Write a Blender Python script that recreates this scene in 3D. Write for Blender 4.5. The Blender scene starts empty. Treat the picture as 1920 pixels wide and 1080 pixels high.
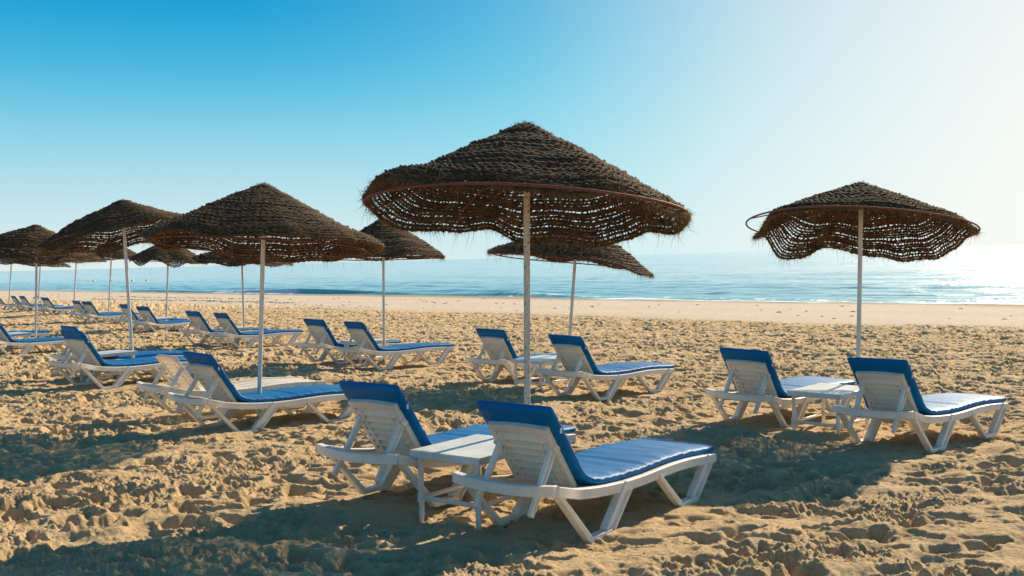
import bpy, math, random
import numpy as np
from mathutils import Vector
random.seed(7); RNG = np.random.default_rng(11)
sc = bpy.context.scene
COL = sc.collection
PI = math.pi

# ------------------------------------------------------------------ camera
CAM_H = 1.633
cd = bpy.data.cameras.new('camera'); cam = bpy.data.objects.new('camera', cd); COL.objects.link(cam)
cd.sensor_width = 36.0; cd.lens = 36.0 * 1880.0 / 1920.0
cd.clip_start = 0.1; cd.clip_end = 60000
PITCH, ROLL = math.radians(1.7176), math.radians(1.5146)
fwd = Vector((0, math.cos(PITCH), -math.sin(PITCH)))
up0 = Vector((0, math.sin(PITCH), math.cos(PITCH)))
right0 = Vector((1, 0, 0))
# horizon climbs to the right of the frame
rgt = right0 * math.cos(ROLL) - up0 * math.sin(ROLL)
upv = right0 * math.sin(ROLL) + up0 * math.cos(ROLL)
from mathutils import Matrix
m = Matrix((rgt, upv, -fwd)).transposed().to_4x4(); m.translation = Vector((0, 0, CAM_H))
cam.matrix_world = m
sc.camera = cam

# ------------------------------------------------------------------ sun, sky, exposure
SUN_AZ = math.radians(37)      # clockwise from +Y, towards +X
SUN_EL = math.radians(31)
SD = Vector((math.sin(SUN_AZ) * math.cos(SUN_EL), math.cos(SUN_AZ) * math.cos(SUN_EL), math.sin(SUN_EL)))
sl = bpy.data.lights.new('sun', 'SUN'); sl.energy = 5.0; sl.angle = math.radians(0.5); sl.color = (1.0, 0.83, 0.60)
so = bpy.data.objects.new('sun', sl); COL.objects.link(so)
so.rotation_euler = SD.to_track_quat('Z', 'Y').to_euler(); so.location = (20, 20, 30)
W = bpy.data.worlds.new('World'); sc.world = W; W.use_nodes = True
nt = W.node_tree; nt.nodes.clear()
def N(tree, t, **k):
    n = tree.nodes.new(t)
    for a, b in k.items(): setattr(n, a, b)
    return n
L = nt.links.new
sky = N(nt, 'ShaderNodeTexSky', sky_type='NISHITA', sun_disc=False)
sky.sun_elevation = SUN_EL; sky.sun_rotation = SUN_AZ; sky.air_density = 1.0; sky.dust_density = 0.6; sky.ozone_density = 2.0
tc = N(nt, 'ShaderNodeTexCoord')
nrm = N(nt, 'ShaderNodeVectorMath', operation='NORMALIZE'); L(tc.outputs['Generated'], nrm.inputs[0])
sxyz = N(nt, 'ShaderNodeSeparateXYZ'); L(nrm.outputs[0], sxyz.inputs[0])
# air glow round the (low, hazy) sun side of the sky
gd = Vector((math.sin(math.radians(40)) * math.cos(math.radians(5)), math.cos(math.radians(40)) * math.cos(math.radians(5)), math.sin(math.radians(5))))
dot = N(nt, 'ShaderNodeVectorMath', operation='DOT_PRODUCT'); L(nrm.outputs[0], dot.inputs[0]); dot.inputs[1].default_value = gd
rz = N(nt, 'ShaderNodeValToRGB'); L(sxyz.outputs[2], rz.inputs[0])
cr = rz.color_ramp; cr.interpolation = 'B_SPLINE'
def ramp(cr, st):
    while len(cr.elements) < len(st): cr.elements.new(0.5)
    for e, (p, c) in zip(cr.elements, st): e.position = p; e.color = (*c, 1)
ramp(cr, [(0.0, (.58, .64, .62)), (.06, (.40, .57, .61)), (.12, (.20, .48, .59)), (.18, (.045, .36, .55)), (.25, (.0, .235, .48)), (.34, (.0, .19, .44)), (.50, (.015, .12, .30)), (.75, (.04, .13, .27)), (1, (.045, .13, .26))])
rg = N(nt, 'ShaderNodeValToRGB'); mr = N(nt, 'ShaderNodeMapRange'); L(dot.outputs['Value'], mr.inputs[0])
mr.inputs[1].default_value = 0.55; mr.inputs[2].default_value = 1.0
L(mr.outputs[0], rg.inputs[0]); rg.color_ramp.interpolation = 'B_SPLINE'
ramp(rg.color_ramp, [(0, (0, 0, 0)), (.12, (.0, .0, .0)), (.42, (.17, .17, .17)), (.68, (.55, .55, .55)), (.88, (.86, .86, .86)), (1, (.97, .97, .97))])
mixg = N(nt, 'ShaderNodeMixRGB', blend_type='MIX'); L(rg.outputs[0], mixg.inputs[0]); L(rz.outputs[0], mixg.inputs[1]); rgc = N(nt, 'ShaderNodeValToRGB'); L(mr.outputs[0], rgc.inputs[0]); ramp(rgc.color_ramp, [(0, (.20, .56, .66)), (.5, (.30, .60, .67)), (.75, (.58, .67, .67)), (1, (.75, .72, .67))]); L(rgc.outputs[0], mixg.inputs[2])
skm = N(nt, 'ShaderNodeMixRGB', blend_type='MULTIPLY'); skm.inputs[0].default_value = 1; L(sky.outputs[0], skm.inputs[1]); skm.inputs[2].default_value = (.02, .045, .055, 1)
mixs = N(nt, 'ShaderNodeMixRGB', blend_type='MIX'); mixs.inputs[0].default_value = 0.965; L(skm.outputs[0], mixs.inputs[1]); L(mixg.outputs[0], mixs.inputs[2])
bg = N(nt, 'ShaderNodeBackground'); L(mixs.outputs[0], bg.inputs[0]); bg.inputs[1].default_value = 0.93
wo = N(nt, 'ShaderNodeOutputWorld'); L(bg.outputs[0], wo.inputs[0])
sc.view_settings.view_transform = 'Standard'; sc.view_settings.look = 'None'; sc.view_settings.gamma = 1
sc.view_settings.exposure = 0.58

# ------------------------------------------------------------------ helpers
def tag(o, label=None, cat=None, group=None, kind=None):
    if label: o['label'] = label
    if cat: o['category'] = cat
    if group: o['group'] = group
    if kind: o['kind'] = kind
    return o
def empty(name, loc, rz=0.0):
    o = bpy.data.objects.new(name, None); COL.objects.link(o); o.location = loc; o.rotation_euler = (0, 0, rz)
    o.empty_display_size = .1
    return o
class MB:
    """collects vertices and faces of ONE mesh"""
    def __init__(s): s.v = []; s.f = []; s.n = 0
    def add(s, v, f):
        v = np.asarray(v, float).reshape(-1, 3); s.v.append(v)
        s.f += [tuple(i + s.n for i in q) for q in f]; s.n += len(v)
    def addq(s, v, q):       # quads / tris as int array
        v = np.asarray(v, float).reshape(-1, 3); s.v.append(v)
        s.f += (np.asarray(q) + s.n).tolist(); s.n += len(v)
    def box(s, c, h, R=None):
        P = np.array([[x, y, z] for x in (-1, 1) for y in (-1, 1) for z in (-1, 1)], float) * np.array(h)
        if R is not None: P = P @ np.array(R).T
        s.add(P + np.array(c), [(0, 1, 3, 2), (4, 6, 7, 5), (0, 4, 5, 1), (2, 3, 7, 6), (0, 2, 6, 4), (1, 5, 7, 3)])
    def beam(s, a, b, w, t, side=(0, 1, 0), w2=None, t2=None):
        """box from a to b; w along 'side', t across"""
        a = np.array(a, float); b = np.array(b, float); d = b - a; d /= np.linalg.norm(d)
        sd = np.array(side, float); sd -= d * sd.dot(d); sd /= np.linalg.norm(sd); u = np.cross(d, sd)
        w2 = w if w2 is None else w2; t2 = t if t2 is None else t2
        P = [p + sd * i * ww / 2 + u * j * tt / 2 for p, ww, tt in ((a, w, t), (b, w2, t2)) for i, j in ((-1, -1), (1, -1), (1, 1), (-1, 1))]
        s.add(P, [(3, 2, 1, 0), (4, 5, 6, 7), (0, 1, 5, 4), (1, 2, 6, 5), (2, 3, 7, 6), (3, 0, 4, 7)])
    def sweep(s, path, w, t, side=None, up=None):
        """rectangular section swept along path; side = per-point lateral vectors"""
        P = np.array(path, float); n = len(P)
        T = np.gradient(P, axis=0); T /= np.linalg.norm(T, axis=1)[:, None]
        U = np.tile(np.array(up if up is not None else (0, 0, 1), float), (n, 1)); S = np.cross(T, U); S /= np.linalg.norm(S, axis=1)[:, None]; U = np.cross(S, T)
        w = np.broadcast_to(w, (n,)); t = np.broadcast_to(t, (n,))
        V = np.stack([P + S * (i * w / 2)[:, None] + U * (j * t / 2)[:, None] for i, j in ((-1, -1), (1, -1), (1, 1), (-1, 1))], 1)
        f = [(4 * k + a, 4 * k + (a + 1) % 4, 4 * k + 4 + (a + 1) % 4, 4 * k + 4 + a) for k in range(n - 1) for a in range(4)]
        f += [(3, 2, 1, 0), tuple(4 * (n - 1) + a for a in range(4))]
        s.add(V, f)
    def tube(s, path, r, k=10, cap=True, closed=False):
        P = np.array(path, float); n = len(P)
        if closed: T = np.roll(P, -1, 0) - np.roll(P, 1, 0)
        else: T = np.gradient(P, axis=0)
        T /= np.linalg.norm(T, axis=1)[:, None]
        ref = np.array((0, 0, 1.)) if abs(T[:, 2]).mean() < .8 else np.array((1., 0, 0))
        S = np.cross(T, ref); S /= np.linalg.norm(S, axis=1)[:, None]; U = np.cross(S, T)
        r = np.broadcast_to(r, (n,)); ph = np.arange(k) / k * 2 * PI
        V = P[:, None] + (S[:, None] * np.cos(ph)[None, :, None] + U[:, None] * np.sin(ph)[None, :, None]) * r[:, None, None]
        m = n if closed else n - 1
        f = [(i * k + a, i * k + (a + 1) % k, ((i + 1) % n) * k + (a + 1) % k, ((i + 1) % n) * k + a) for i in range(m) for a in range(k)]
        if cap and not closed: f += [tuple(range(k))[::-1], tuple((n - 1) * k + a for a in range(k))]
        s.add(V, f)
    def build(s, name, mat, parent=None, smooth=False, bevel=0):
        me = bpy.data.meshes.new(name); me.from_pydata(np.concatenate(s.v).tolist(), [], s.f); me.update()
        me.materials.append(mat)
        if smooth: me.polygons.foreach_set('use_smooth', [True] * len(me.polygons))
        o = bpy.data.objects.new(name, me); COL.objects.link(o)
        if parent: o.parent = parent
        if bevel:
            b = o.modifiers.new('bevel', 'BEVEL'); b.width = bevel; b.segments = 2; b.limit_method = 'ANGLE'; b.angle_limit = math.radians(40)
        return o
def copy_tree(o, parent=None):
    c = o.copy(); COL.objects.link(c)
    if parent: c.parent = parent
    for ch in KIDS.get(o.name, []):
        copy_tree(ch, c)
    return c
KIDS = {}
def kids(root, *ch): KIDS[root.name] = list(ch)

def fast_mesh(name, V, Q, mat, smooth=True):
    """big quad/tri mesh from arrays. Q (m,4) or (m,3)"""
    me = bpy.data.meshes.new(name); V = np.ascontiguousarray(V, dtype=np.float32)
    me.vertices.add(len(V)); me.vertices.foreach_set('co', V.ravel())
    Qs = Q if isinstance(Q, list) else [Q]
    nl = sum(q.size for q in Qs); npoly = sum(len(q) for q in Qs)
    me.loops.add(nl); me.polygons.add(npoly)
    me.loops.foreach_set('vertex_index', np.concatenate([q.ravel() for q in Qs]).astype(np.int32))
    ln = np.concatenate([np.full(len(q), q.shape[1]) for q in Qs]); st = np.concatenate([[0], np.cumsum(ln)[:-1]])
    me.polygons.foreach_set('loop_start', st.astype(np.int32)); me.polygons.foreach_set('loop_total', ln.astype(np.int32))
    me.update(calc_edges=True); me.validate()
    if smooth: me.polygons.foreach_set('use_smooth', np.ones(npoly, bool))
    me.materials.append(mat)
    o = bpy.data.objects.new(name, me); COL.objects.link(o)
    return o

# ------------------------------------------------------------------ materials
def mat(name):
    m = bpy.data.materials.new(name); m.use_nodes = True; t = m.node_tree; t.nodes.clear()
    out = N(t, 'ShaderNodeOutputMaterial'); b = N(t, 'ShaderNodeBsdfPrincipled'); t.links.new(b.outputs[0], out.inputs[0])
    return m, t, b, out
def noise(t, scale, detail=6, rough=.6, vec=None, dist=0):
    n = N(t, 'ShaderNodeTexNoise'); n.inputs['Scale'].default_value = scale; n.inputs['Detail'].default_value = detail; n.inputs['Roughness'].default_value = rough; n.inputs['Distortion'].default_value = dist
    if vec is not None: t.links.new(vec, n.inputs['Vector'])
    return n
def rampn(t, fac, st, interp='LINEAR'):
    r = N(t, 'ShaderNodeValToRGB'); t.links.new(fac, r.inputs[0]); r.color_ramp.interpolation = interp; ramp(r.color_ramp, st); return r
def mixc(t, fac, a, b, bt='MIX'):
    x = N(t, 'ShaderNodeMixRGB', blend_type=bt)
    for i, v in ((0, fac), (1, a), (2, b)):
        if isinstance(v, (int, float)): x.inputs[i].default_value = v
        elif isinstance(v, tuple): x.inputs[i].default_value = (*v, 1)
        else: t.links.new(v, x.inputs[i])
    return x
def math_(t, op, a, b=None):
    x = N(t, 'ShaderNodeMath', operation=op)
    for i, v in ((0, a), (1, b)):
        if v is None: continue
        if isinstance(v, (int, float)): x.inputs[i].default_value = v
        else: t.links.new(v, x.inputs[i])
    return x.outputs[0]
def bump(t, b, h, strength=.3, dist=.01):
    x = N(t, 'ShaderNodeBump'); x.inputs['Strength'].default_value = strength; x.inputs['Distance'].default_value = dist
    t.links.new(h, x.inputs['Height']); t.links.new(x.outputs[0], b.inputs['Normal']); return x

# white weathered plastic: dirt streaks, faintly translucent
def plastic(name, c1, c2, trans=.14, rough=.42):
    m, t, b, out = mat(name)
    tc = N(t, 'ShaderNodeTexCoord'); n1 = noise(t, 7, 8, .7, tc.outputs['Object'], .4); n2 = noise(t, 60, 4, .6, tc.outputs['Object'])
    r = rampn(t, n1.outputs[0], [(.30, c2), (.58, c1)])
    r2 = rampn(t, n2.outputs[0], [(.28, (.72, .66, .56)), (.42, (1, 1, 1))])
    c = mixc(t, 1, r.outputs[0], r2.outputs[0], 'MULTIPLY')
    t.links.new(c.outputs[0], b.inputs['Base Color']); b.inputs['Roughness'].default_value = rough
    tr = N(t, 'ShaderNodeBsdfTranslucent'); tr.inputs[0].default_value = (.95, .80, .58, 1)
    ms = N(t, 'ShaderNodeMixShader'); ms.inputs[0].default_value = trans
    t.links.new(b.outputs[0], ms.inputs[1]); t.links.new(tr.outputs[0], ms.inputs[2]); t.links.new(ms.outputs[0], out.inputs[0])
    bump(t, b, n2.outputs[0], .12, .003)
    return m
M_PLASTIC = plastic('white_plastic', (.93, .90, .83), (.80, .74, .63), trans=.18)
M_THIN = plastic('thin_white_plastic', (.93, .90, .83), (.84, .79, .69), trans=.30)
M_TABLE = plastic('table_plastic', (.74, .73, .69), (.55, .52, .46), trans=.05, rough=.32)  # tabletop tone: dirt mottling, plus backrest shade put into a darker base colour

def vinyl(name, col, col2, rough=.38):
    m, t, b, out = mat(name)
    tc = N(t, 'ShaderNodeTexCoord'); n1 = noise(t, 5, 6, .6, tc.outputs['Object'])
    r = rampn(t, n1.outputs[0], [(.3, col2), (.65, col)])
    t.links.new(r.outputs[0], b.inputs['Base Color']); b.inputs['Roughness'].default_value = .54
    b.inputs['Specular IOR Level'].default_value = .24; b.inputs['Specular Tint'].default_value = (.45, .9, 1, 1)
    mp = N(t, 'ShaderNodeMapping'); mp.inputs['Scale'].default_value = (1, 1, 1); t.links.new(tc.outputs['Object'], mp.inputs[0])
    v = N(t, 'ShaderNodeTexVoronoi'); v.inputs['Scale'].default_value = 95; t.links.new(mp.outputs[0], v.inputs['Vector'])
    n2 = noise(t, 16, 4, .55, tc.outputs['Object'], .6)
    h = math_(t, 'ADD', math_(t, 'MULTIPLY', v.outputs['Distance'], .35), n2.outputs[0])
    bump(t, b, h, .45, .006)
    return m
M_BLUE = vinyl('blue_vinyl', (.0002, .135, .37), (.0002, .10, .30))

m, t, b, out = mat('cloth_tag'); b.inputs['Base Color'].default_value = (.75, .75, .72, 1); b.inputs['Roughness'].default_value = .8
tc = N(t, 'ShaderNodeTexCoord'); bump(t, b, noise(t, 300, 2, .5, tc.outputs['Object']).outputs[0], .3, .001); M_TAG = m

def pole_mat(name, c, rust):
    m, t, b, out = mat(name)
    tc = N(t, 'ShaderNodeTexCoord'); n1 = noise(t, 45, 6, .75, tc.outputs['Object'])
    mp = N(t, 'ShaderNodeMapping'); mp.inputs['Scale'].default_value = (14, 14, 1.2); t.links.new(tc.outputs['Object'], mp.inputs[0]); n2 = noise(t, 1.5, 5, .6, mp.outputs[0])
    f = rampn(t, n1.outputs[0], [(.30 + rust, (1, 1, 1)), (.36 + rust, (0, 0, 0))])
    r2 = rampn(t, n2.outputs[0], [(.3, (.78, .76, .72)), (.6, (1, 1, 1))])
    c0 = mixc(t, 1, c, r2.outputs[0], 'MULTIPLY')
    cc = mixc(t, f.outputs[0], c0.outputs[0], (.20, .11, .06))
    t.links.new(cc.outputs[0], b.inputs['Base Color']); b.inputs['Roughness'].default_value = .5
    bump(t, b, n1.outputs[0], .2, .003)
    return m
M_POLE = pole_mat('painted_steel_pole', (.74, .71, .66), .03)
M_POLE_SPECK = pole_mat('speckled_steel_pole', (.66, .58, .46), .09)
m, t, b, out = mat('rusty_steel'); tc = N(t, 'ShaderNodeTexCoord'); n1 = noise(t, 50, 5, .7, tc.outputs['Object'])
r = rampn(t, n1.outputs[0], [(.3, (.085, .022, .014)), (.7, (.24, .072, .040))]); t.links.new(r.outputs[0], b.inputs['Base Color']); b.inputs['Roughness'].default_value = .75; bump(t, b, n1.outputs[0], .4, .003); M_RUST = m

# woven palm-fibre rope
m, t, b, out = mat('palm_fibre_rope')
tc = N(t, 'ShaderNodeTexCoord'); n1 = noise(t, 9, 8, .75, tc.outputs['Object']); n2 = noise(t, 140, 3, .7, tc.outputs['Object'])
r = rampn(t, n1.outputs[0], [(.28, (.034, .023, .015)), (.5, (.085, .057, .033)), (.72, (.23, .15, .080))])
r2 = rampn(t, n2.outputs[0], [(.3, (.45, .42, .40)), (.7, (1.35, 1.3, 1.2))])
fa_ = N(t, 'ShaderNodeAttribute'); fa_.attribute_name = 'fibre'; c = mixc(t, 1, r.outputs[0], r2.outputs[0], 'MULTIPLY'); c = mixc(t, math_(t, 'MULTIPLY', fa_.outputs['Fac'], .55), c.outputs[0], (.36, .25, .13)); t.links.new(c.outputs[0], b.inputs['Base Color']); b.inputs['Roughness'].default_value = .85
b.inputs['Specular IOR Level'].default_value = .25
tr = N(t, 'ShaderNodeBsdfTranslucent'); tr.inputs[0].default_value = (.34, .17, .06, 1)
ms = N(t, 'ShaderNodeMixShader'); ms.inputs[0].default_value = .12
t.links.new(b.outputs[0], ms.inputs[1]); t.links.new(tr.outputs[0], ms.inputs[2]); t.links.new(ms.outputs[0], out.inputs[0])
bump(t, b, n2.outputs[0], .8, .006)
M_ROPE = m

# sand
m, t, b, out = mat('beach_sand')
geo = N(t, 'ShaderNodeNewGeometry'); sp = N(t, 'ShaderNodeSeparateXYZ'); t.links.new(geo.outputs['Position'], sp.inputs[0])
pos = geo.outputs['Position']
n1 = noise(t, 1.6, 8, .65, pos); n2 = noise(t, 70, 6, .75, pos); n3 = noise(t, 480, 2, .7, pos); n4 = noise(t, 18, 5, .7, pos)
dry = rampn(t, n1.outputs[0], [(.3, (.58, .41, .215)), (.7, (.68, .49, .28))])
gr = rampn(t, n2.outputs[0], [(.30, (.74, .72, .70)), (.52, (1, 1, 1)), (.75, (1.10, 1.08, 1.05))])
dc = mixc(t, 1, dry.outputs[0], gr.outputs[0], 'MULTIPLY')
q = math_(t, 'MULTIPLY', math_(t, 'ADD', sp.outputs[0], sp.outputs[1]), .7071)
q2 = math_(t, 'ADD', q, math_(t, 'MULTIPLY', noise(t, .25, 4, .6, pos).outputs[0], 5))
fl = N(t, 'ShaderNodeMapRange'); t.links.new(q2, fl.inputs[0]); fl.inputs[1].default_value = 28; fl.inputs[2].default_value = 32
smooth_c = rampn(t, n1.outputs[0], [(.35, (.58, .47, .36)), (.65, (.64, .53, .41))])
wet = N(t, 'ShaderNodeMapRange'); t.links.new(math_(t, 'ADD', q, math_(t, 'MULTIPLY', noise(t, .12, 3, .5, pos).outputs[0], 3)), wet.inputs[0]); wet.inputs[1].default_value = 42.5; wet.inputs[2].default_value = 44.2
c = mixc(t, fl.outputs[0], dc.outputs[0], smooth_c.outputs[0]); c = mixc(t, wet.outputs[0], c.outputs[0], (.36, .27, .19))
t.links.new(c.outputs[0], b.inputs['Base Color']); b.inputs['Roughness'].default_value = .92; b.inputs['Specular IOR Level'].default_value = .2
h = math_(t, 'ADD', math_(t, 'MULTIPLY', n2.outputs[0], .55), math_(t, 'ADD', math_(t, 'MULTIPLY', n3.outputs[0], .12), math_(t, 'MULTIPLY', n4.outputs[0], 1.2)))
bump(t, b, h, .9, .028)
M_SAND = m

# sea water
m, t, b, out = mat('sea_water')
geo = N(t, 'ShaderNodeNewGeometry'); sp = N(t, 'ShaderNodeSeparateXYZ'); t.links.new(geo.outputs['Position'], sp.inputs[0])
q = math_(t, 'MULTIPLY', math_(t, 'ADD', sp.outputs[0], sp.outputs[1]), .7071)
sh = math_(t, 'MULTIPLY', math_(t, 'SUBTRACT', sp.outputs[1], sp.outputs[0]), .7071)
cb = N(t, 'ShaderNodeCombineXYZ'); t.links.new(q, cb.inputs[0]); t.links.new(math_(t, 'MULTIPLY', sh, .22), cb.inputs[1])
cb2 = N(t, 'ShaderNodeCombineXYZ'); t.links.new(sp.outputs[1], cb2.inputs[1]); t.links.new(math_(t, 'MULTIPLY', sp.outputs[0], .30), cb2.inputs[0])
far = noise(t, .05, 6, .65, cb.outputs[0]); mid = noise(t, .42, 6, .62, cb2.outputs[0], .4); fine = noise(t, 2.2, 5, .6, cb2.outputs[0], .3)
shallow_to_sheen = N(t, 'ShaderNodeMapRange'); t.links.new(q, shallow_to_sheen.inputs[0]); shallow_to_sheen.inputs[1].default_value = 43; shallow_to_sheen.inputs[2].default_value = 110
dc = rampn(t, shallow_to_sheen.outputs[0], [(0, (.20, .46, .47)), (.12, (.26, .52, .60)), (.5, (.40, .62, .68)), (1, (.50, .68, .72))])  # turquoise shallows at the shore; offshore paling paints sky reflection into the base colour
fm = N(t, 'ShaderNodeAttribute'); fm.attribute_name = 'foam'
cb3 = N(t, 'ShaderNodeCombineXYZ'); t.links.new(q, cb3.inputs[0]); t.links.new(sh, cb3.inputs[1])
fn = noise(t, 1.1, 8, .8, cb3.outputs[0], .6)
foam = math_(t, 'GREATER_THAN', math_(t, 'ADD', fm.outputs['Fac'], math_(t, 'MULTIPLY', math_(t, 'SUBTRACT', fn.outputs[0], .5), 2.3)), .55)
wv_ = N(t, 'ShaderNodeAttribute'); wv_.attribute_name = 'swell'; dc = mixc(t, wv_.outputs['Fac'], dc.outputs[0], (.26, .56, .49))
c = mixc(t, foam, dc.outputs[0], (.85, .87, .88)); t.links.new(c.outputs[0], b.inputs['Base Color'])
rr = N(t, 'ShaderNodeMapRange'); t.links.new(foam, rr.inputs[0]); rr.inputs[3].default_value = .27; rr.inputs[4].default_value = .8; t.links.new(rr.outputs[0], b.inputs['Roughness'])
b.inputs['IOR'].default_value = 1.333; spv = math_(t, 'SUBTRACT', .42, math_(t, 'MULTIPLY', wv_.outputs['Fac'], .38)); t.links.new(spv, b.inputs['Specular IOR Level'])
h = math_(t, 'ADD', math_(t, 'MULTIPLY', far.outputs[0], 2.2), math_(t, 'ADD', mid.outputs[0], math_(t, 'MULTIPLY', fine.outputs[0], .16)))
bump(t, b, h, 1.0, .5)
M_WATER = m

# ------------------------------------------------------------------ ground height
SEA_Z = -.90
def smooth01(x): x = np.clip(x, 0, 1); return x * x * (3 - 2 * x)
def base_z(x, y):
    q = (x + y) * .70711
    pl = .2582 - .02541 * x - .02378 * y
    z = pl
    k = np.maximum(q - 19, 0)
    z = z + .0160 * k * smooth01(k / 8)
    k2 = np.maximum(q - 44, 0)
    z = z + .022 * np.sin((y - x) * .085 + 1.0 + .6 * np.sin((y - x) * .21)) * smooth01((q - 38) / 6)
    return z - .05 * k2 * 0.6
# periodic heightmap of trodden sand, 14 m tile
TS, TN = 14.0, 1280
def make_tile():
    r = np.random.default_rng(5); px = TS / TN
    H = np.zeros((TN, TN))
    k = np.fft.fftfreq(TN, px); KX, KY = np.meshgrid(k, k); K = np.hypot(KX, KY) + 1e-9
    def spec(lo, hi, p):
        A = np.fft.fft2(r.standard_normal((TN, TN))); A *= (K > lo) * (K < hi) * K ** -p
        z = np.real(np.fft.ifft2(A)); return z / z.std()
    H += .016 * spec(.2, 2.5, 1.0)
    def stamp(cx, cy, a, ln, wd, dep, rim, keep):
        R = int(max(ln, wd) * 2.1 / px) + 2
        ii = np.arange(-R, R + 1); X, Y = np.meshgrid(ii * px, ii * px)
        u = (X * math.cos(a) + Y * math.sin(a)) / ln; v = (-X * math.sin(a) + Y * math.cos(a)) / wd
        v = v * (1 + .25 * u)
        wob = 1 + .16 * math.sin(1) * np.sin(3 * np.arctan2(v, u) + cx * 9) + .10 * np.sin(5 * np.arctan2(v, u) + cy * 7)
        d = np.sqrt(u * u + v * v) * wob
        jx = (int(cx / px) + ii) % TN; jy = (int(cy / px) + ii) % TN
        sub = H[np.ix_(jy, jx)]
        wgt = np.clip((1.12 - d) / .3, 0, 1); wgt = wgt * wgt * (3 - 2 * wgt)
        mean = sub[R, R]
        bowl = -dep * np.clip(1 - d * d, 0, 1) ** .7
        rimz = rim * np.exp(-((d - 1.18) / .22) ** 2) * (1 + .7 * np.sin(2 * np.arctan2(v, u) + cy * 5))
        tgt = sub * (1 - keep * wgt) + mean * keep * wgt
        H[np.ix_(jy, jx)] = tgt + bowl + rimz
    for i in range(4600):
        big = r.random()
        if big < .6: stamp(r.random() * TS, r.random() * TS, r.random() * PI, r.uniform(.08, .15), r.uniform(.045, .08), r.uniform(.022, .055), r.uniform(.004, .016), .72)
        else: stamp(r.random() * TS, r.random() * TS, r.random() * PI, r.uniform(.07, .20), r.uniform(.06, .13), r.uniform(.02, .05), r.uniform(.004, .014), .5)
    for i in range(3800):
        s = r.uniform(.018, .05); stamp(r.random() * TS, r.random() * TS, r.random() * PI, s, s * r.uniform(.6, 1), r.uniform(-.012, .009), .003, .2)
    H -= H.mean(); H = np.clip(H, -.13, .13)
    # sand slumps: relax slopes above the angle of repose
    for it in range(24):
        for ax in (0, 1):
            d = np.roll(H, -1, ax) - H; lim = .86 * px
            ex = np.clip(np.abs(d) - lim, 0, None) * np.sign(d) * .25
            H += ex; H -= np.roll(ex, 1, ax)
    H = np.where(H > 0, .030 * np.tanh(H / .030), H)
    ff = np.fft.fft2(H) * np.exp(-(K * .019) ** 2 * 3.5); H = .8 * np.real(np.fft.ifft2(ff)) + .2 * H
    rough = spec(3, 30, .9)
    msk = smooth01((spec(.3, 1.5, 1) + .3) / 1.2)
    H += .0046 * rough * (.35 + msk) + .0030 * spec(18, 45, 0) * (.2 + msk)
    return H
TILE = make_tile()
def tile(x, y, ang=.35):
    x = x * 1.18; y = y * 1.50
    u = (x * math.cos(ang) + y * math.sin(ang)) / TS * TN; v = (-x * math.sin(ang) + y * math.cos(ang)) / TS * TN
    i = np.floor(u).astype(int); j = np.floor(v).astype(int); fu = u - i; fv = v - j
    g = lambda a, b_: TILE[b_ % TN, a % TN]
    return (g(i, j) * (1 - fu) * (1 - fv) + g(i + 1, j) * fu * (1 - fv) + g(i, j + 1) * (1 - fu) * fv + g(i + 1, j + 1) * fu * fv)
def trodden(x, y):
    q = (x + y) * .70711; s = (y - x) * .70711
    e = 28.2 + 1.6 * np.sin(s * .09 + 1.2) + .8 * np.sin(s * .31) + 2.2 * np.exp(-((s - 38) / 9) ** 2) - 5.2 * smooth01((12 - s) / 12) - 5 * smooth01((s - 58) / 25)
    return smooth01((e - q) / 2.0)
def ground_z(x, y):
    x = np.asarray(x, float); y = np.asarray(y, float)
    a = trodden(x, y)
    far = 1 + .45 * smooth01((y - 7) / 14)
    sm = .012 * np.sin(x * .9 + y * .5) * np.sin(y * .33 - x * .21)
    tl = tile(x, y) * (a * 1.48 + .03) * far
    if x.ndim == 2: tl = settle(x, y, tl)
    for (mx, my) in ((.06, 6.55), (3.345, 9.8), (-2.57, 9.93), (.68, 13.6), (-2.2, 16.9), (-5.45, 14.35)):
        tl = tl + .045 * np.exp(-((x - mx) ** 2 + (y - my) ** 2) / .15 ** 2)
    return base_z(x, y) + tl + sm + .02 * np.sin(x * .7 + 1) * np.sin(y * .8)

FOOT = []
def settle(x, y, d):
    # sand trodden a little lower where the loungers and tables stand
    k = np.zeros_like(d)
    for (cx, cy) in FOOT:
        m_ = (np.abs(x - cx) < 1.6) & (np.abs(y - cy) < 1.6)
        if m_.any(): k[m_] = np.maximum(k[m_], smooth01(1.5 - np.hypot(x[m_] - cx, y[m_] - cy) / .75))
    return np.where(d > 0, d * (1 - .6 * k), d * (1 - .25 * k)) - .012 * k
LPOS = [(.131, 5.595, .91), (-.74, 6.3, .87), (3.118, 8.256, .735), (2.306, 9.583, .82), (.753, 11.93, .8), (-.188, 13.9, .88), (-2.825, 9.56, .8), (-2.317, 15.77, .76), (-3.226, 17.05, .9), (-5.85, 20.77, .8), (-6.84, 22.0, .9), (-3.41, 10.35, .8), (-5.6, 13.15, .95), (-6.15, 14.35, .8), (-9.575, 18.7, .98), (-11.0, 20.2, .9)]
for (lx, ly, la) in LPOS:
    for s_ in (.1, .6, 1.1): FOOT.append((lx + s_ * math.cos(la), ly + s_ * math.sin(la)))
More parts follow.
